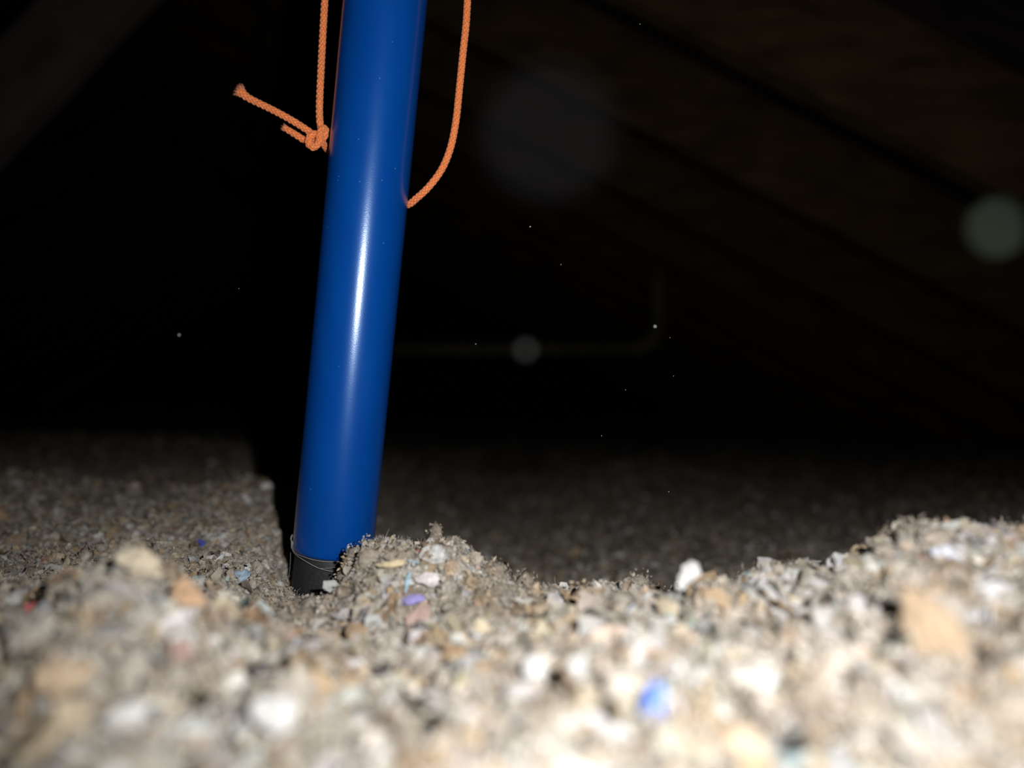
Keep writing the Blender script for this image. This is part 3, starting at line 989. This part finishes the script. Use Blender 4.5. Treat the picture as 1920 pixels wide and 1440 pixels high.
cp = [P(a, b, c_) for a, b, c_, _ in path_px]
names = [q[3] for q in path_px]
PTS, TI = catmull(cp, .00024)
PTS = np.array([tuple(p) for p in PTS]); TI = np.array(TI)
nP = len(PTS)
Tn = np.gradient(PTS, axis=0); Tn /= np.linalg.norm(Tn, axis=1, keepdims=True)
S = np.concatenate([[0], np.cumsum(np.linalg.norm(np.diff(PTS, axis=0), axis=1))])
N1 = np.zeros_like(PTS); a = np.cross(Tn[0], [0, 1, 0]); N1[0] = a / np.linalg.norm(a)
for i in range(1, nP):
    a = N1[i - 1] - Tn[i] * np.dot(N1[i - 1], Tn[i]); N1[i] = a / np.linalg.norm(a)
B1 = np.cross(Tn, N1)
CR = 0.00118
om = 2 * math.pi / 0.0074
endr = 1 + .45 * np.exp(-((S[-1] - S) / .0022)) - .12 * np.exp(-(S / .003))

cord = empty('orange_cord', P(595, 262, DK))
tag(cord, 'thin orange braided cord knotted around the blue pole', 'cord')


def braid(i0, i1, name):
    s = S[i0:i1]; p = PTS[i0:i1]; n1 = N1[i0:i1]; b1 = B1[i0:i1]; er = endr[i0:i1]; tt = Tn[i0:i1]
    SEG = 6
    VV, FF, base = [], [], 0
    # soft core
    for core in (1,):
        ang = np.arange(8) * math.pi / 4
        ring = p[:, None] + (n1[:, None] * np.cos(ang)[None, :, None] + b1[:, None] * np.sin(ang)[None, :, None]) * (CR * .55 * er)[:, None, None]
        VV.append(ring.reshape(-1, 3)); FF.append(grid_faces(len(s), 8, True) + base); base += len(s) * 8
    for dirn in (1, -1):
        for k in range(4):
            th = dirn * om * s + k * math.pi / 2
            r = (CR * .73 + dirn * CR * .17 * np.cos(4 * om * s)) * er
            rad = n1 * np.cos(th)[:, None] + b1 * np.sin(th)[:, None]
            tan = -n1 * np.sin(th)[:, None] + b1 * np.cos(th)[:, None]
            c_ = p + rad * r[:, None]
            # tangent of the strand, to turn its cross-section
            st = tan * (dirn * om * r)[:, None] + tt; st /= np.linalg.norm(st, axis=1, keepdims=True)
            wd = np.cross(st, rad)
            ang = np.arange(SEG) * 2 * math.pi / SEG
            ring = c_[:, None] + (wd[:, None] * (np.cos(ang) * CR * .46)[None, :, None] + rad[:, None] * (np.sin(ang) * CR * .26)[None, :, None]) * er[:, None, None]
            VV.append(ring.reshape(-1, 3)); FF.append(grid_faces(len(s), SEG, True) + base); base += len(s) * SEG
    return mesh_np(name, np.concatenate(VV), np.concatenate(FF), M_CORD, cord, True)


def span(a_, b_):
    i0 = int(np.searchsorted(TI, a_)); i1 = int(np.searchsorted(TI, b_))
    return i0, min(nP, i1 + 1)


bounds = []
st = 0
for i in range(1, len(names) + 1):
    if i == len(names) or names[i] != names[st]:
        bounds.append((st, i if i < len(names) else len(names) - 1, names[st])); st = i
NM = {'tail': 'cord_tail', 'knot': 'knot', 'turn': 'cord_turn', 'loop': 'cord_loop', 'knot2': 'knot', 'tail2': 'cord_tail'}
for a_, b_, nm in bounds:
    i0, i1 = span(a_, b_)
    braid(i0, i1, NM[nm])


def fray(p, d, r0, length, n, seed):
    r_ = np.random.default_rng(seed)
    d = np.array(d) / np.linalg.norm(d)
    a = np.cross(d, [0, 1, 0]); a /= np.linalg.norm(a); b = np.cross(d, a)
    V_, F_ = [], []
    for k in range(n):
        an = r_.uniform(0, 2 * math.pi); rr = r0 * math.sqrt(r_.uniform(0, 1))
        o = a * math.cos(an) + b * math.sin(an)
        p0 = np.array(p) + o * rr - d * .0008
        ln = length * r_.uniform(.5, 1.15)
        p1 = p0 + d * ln * .55 + o * rr * .35
        p2 = p0 + d * ln + o * (rr * .8) + r_.normal(0, .00022, 3)
        w = .00006
        s1 = np.cross(d, r_.normal(size=3)); s1 /= np.linalg.norm(s1)
        s2 = np.cross(d, s1)
        k0 = len(V_)
        for q, ww in ((p0, w), (p1, w), (p2, w * .3)):
            for m in range(3):
                V_.append(q + (s1 * math.cos(m * 2.094) + s2 * math.sin(m * 2.094)) * ww)
        for seg in range(2):
            for m in range(3):
                F_.append([k0 + seg * 3 + m, k0 + seg * 3 + (m + 1) % 3, k0 + seg * 3 + 3 + (m + 1) % 3, k0 + seg * 3 + 3 + m])
    return mesh_np('frayed_end', np.array(V_), np.array(F_), M_FRAY, cord, True)


fray(PTS[-1], Tn[-1], .0015, .0020, 260, 1)
fray(PTS[0], -Tn[0], .00085, .0016, 140, 2)

# ------------------------------------------------------------------ dust drifting in the flash
def mote(px, py, D, r, col, alpha, label, group=None, seed=0):
    c = P(px, py, D)
    bmm = bmesh.new(); bmesh.ops.create_icosphere(bmm, subdivisions=3 if alpha < 1 else 2, radius=r)
    r_ = random.Random(seed)
    if alpha == 1:
        for v_ in bmm.verts: v_.co *= r_.uniform(.6, 1.2)
    me = bpy.data.meshes.new('dust_mote'); bmm.to_mesh(me); bmm.free()
    me.polygons.foreach_set('use_smooth', [True] * len(me.polygons))
    me.materials.append(M_SPECK if alpha == 1 else mat_mote('dust_wisp', col, alpha))
    o = bpy.data.objects.new('dust_mote', me); o.location = c; COL.objects.link(o)
    tag(o, label, 'dust mote', group or 'dust motes drifting in the dark air')


MOTES = True
if MOTES:
    mote(1028, 250, .0289, .0008, (.50, .50, .58), .0045, 'large faint grey dust mote in the air right of the cord', seed=1)
    mote(1868, 428, .058, .0008, (.42, .55, .42), .011, 'greenish dust mote in the air at the right edge', seed=2)
    mote(986, 656, .099, .0006, (.5, .5, .5), .018, 'small round grey dust mote in the dark below the large one', seed=3)
    for i, (px, py, D, r, where) in enumerate([
            (994, 425, .27, .00035, 'just under the large faint mote'), (1052, 496, .27, .00022, 'lower right of the large faint mote'),
            (892, 645, .29, .00022, 'just left of the small round grey mote'), (1256, 633, .27, .00018, 'right of the pipe elbow'),
            (1263, 705, .27, .00016, 'below the pipe elbow'), (1128, 817, .27, .00018, 'low above the dark far insulation'),
            (1173, 731, .27, .00016, 'below the level pipe'), (1228, 612, .23, .0004, 'in front of the pipe elbow'),
            (1200, 45, .27, .0002, 'near the top edge before the rafters'), (336, 628, .22, .0003, 'far left of the pole, the leftmost'),
            (448, 541, .27, .00015, 'left of the pole beneath the knot'), (1254, 922, .27, .0002, 'before the dark insulation, the lowest')]):
        mote(px, py, D, r * .8, (.5, .5, .5), 1, 'tiny pale dust speck in the air ' + where, 'tiny dust specks in the dark air', seed=20 + i)
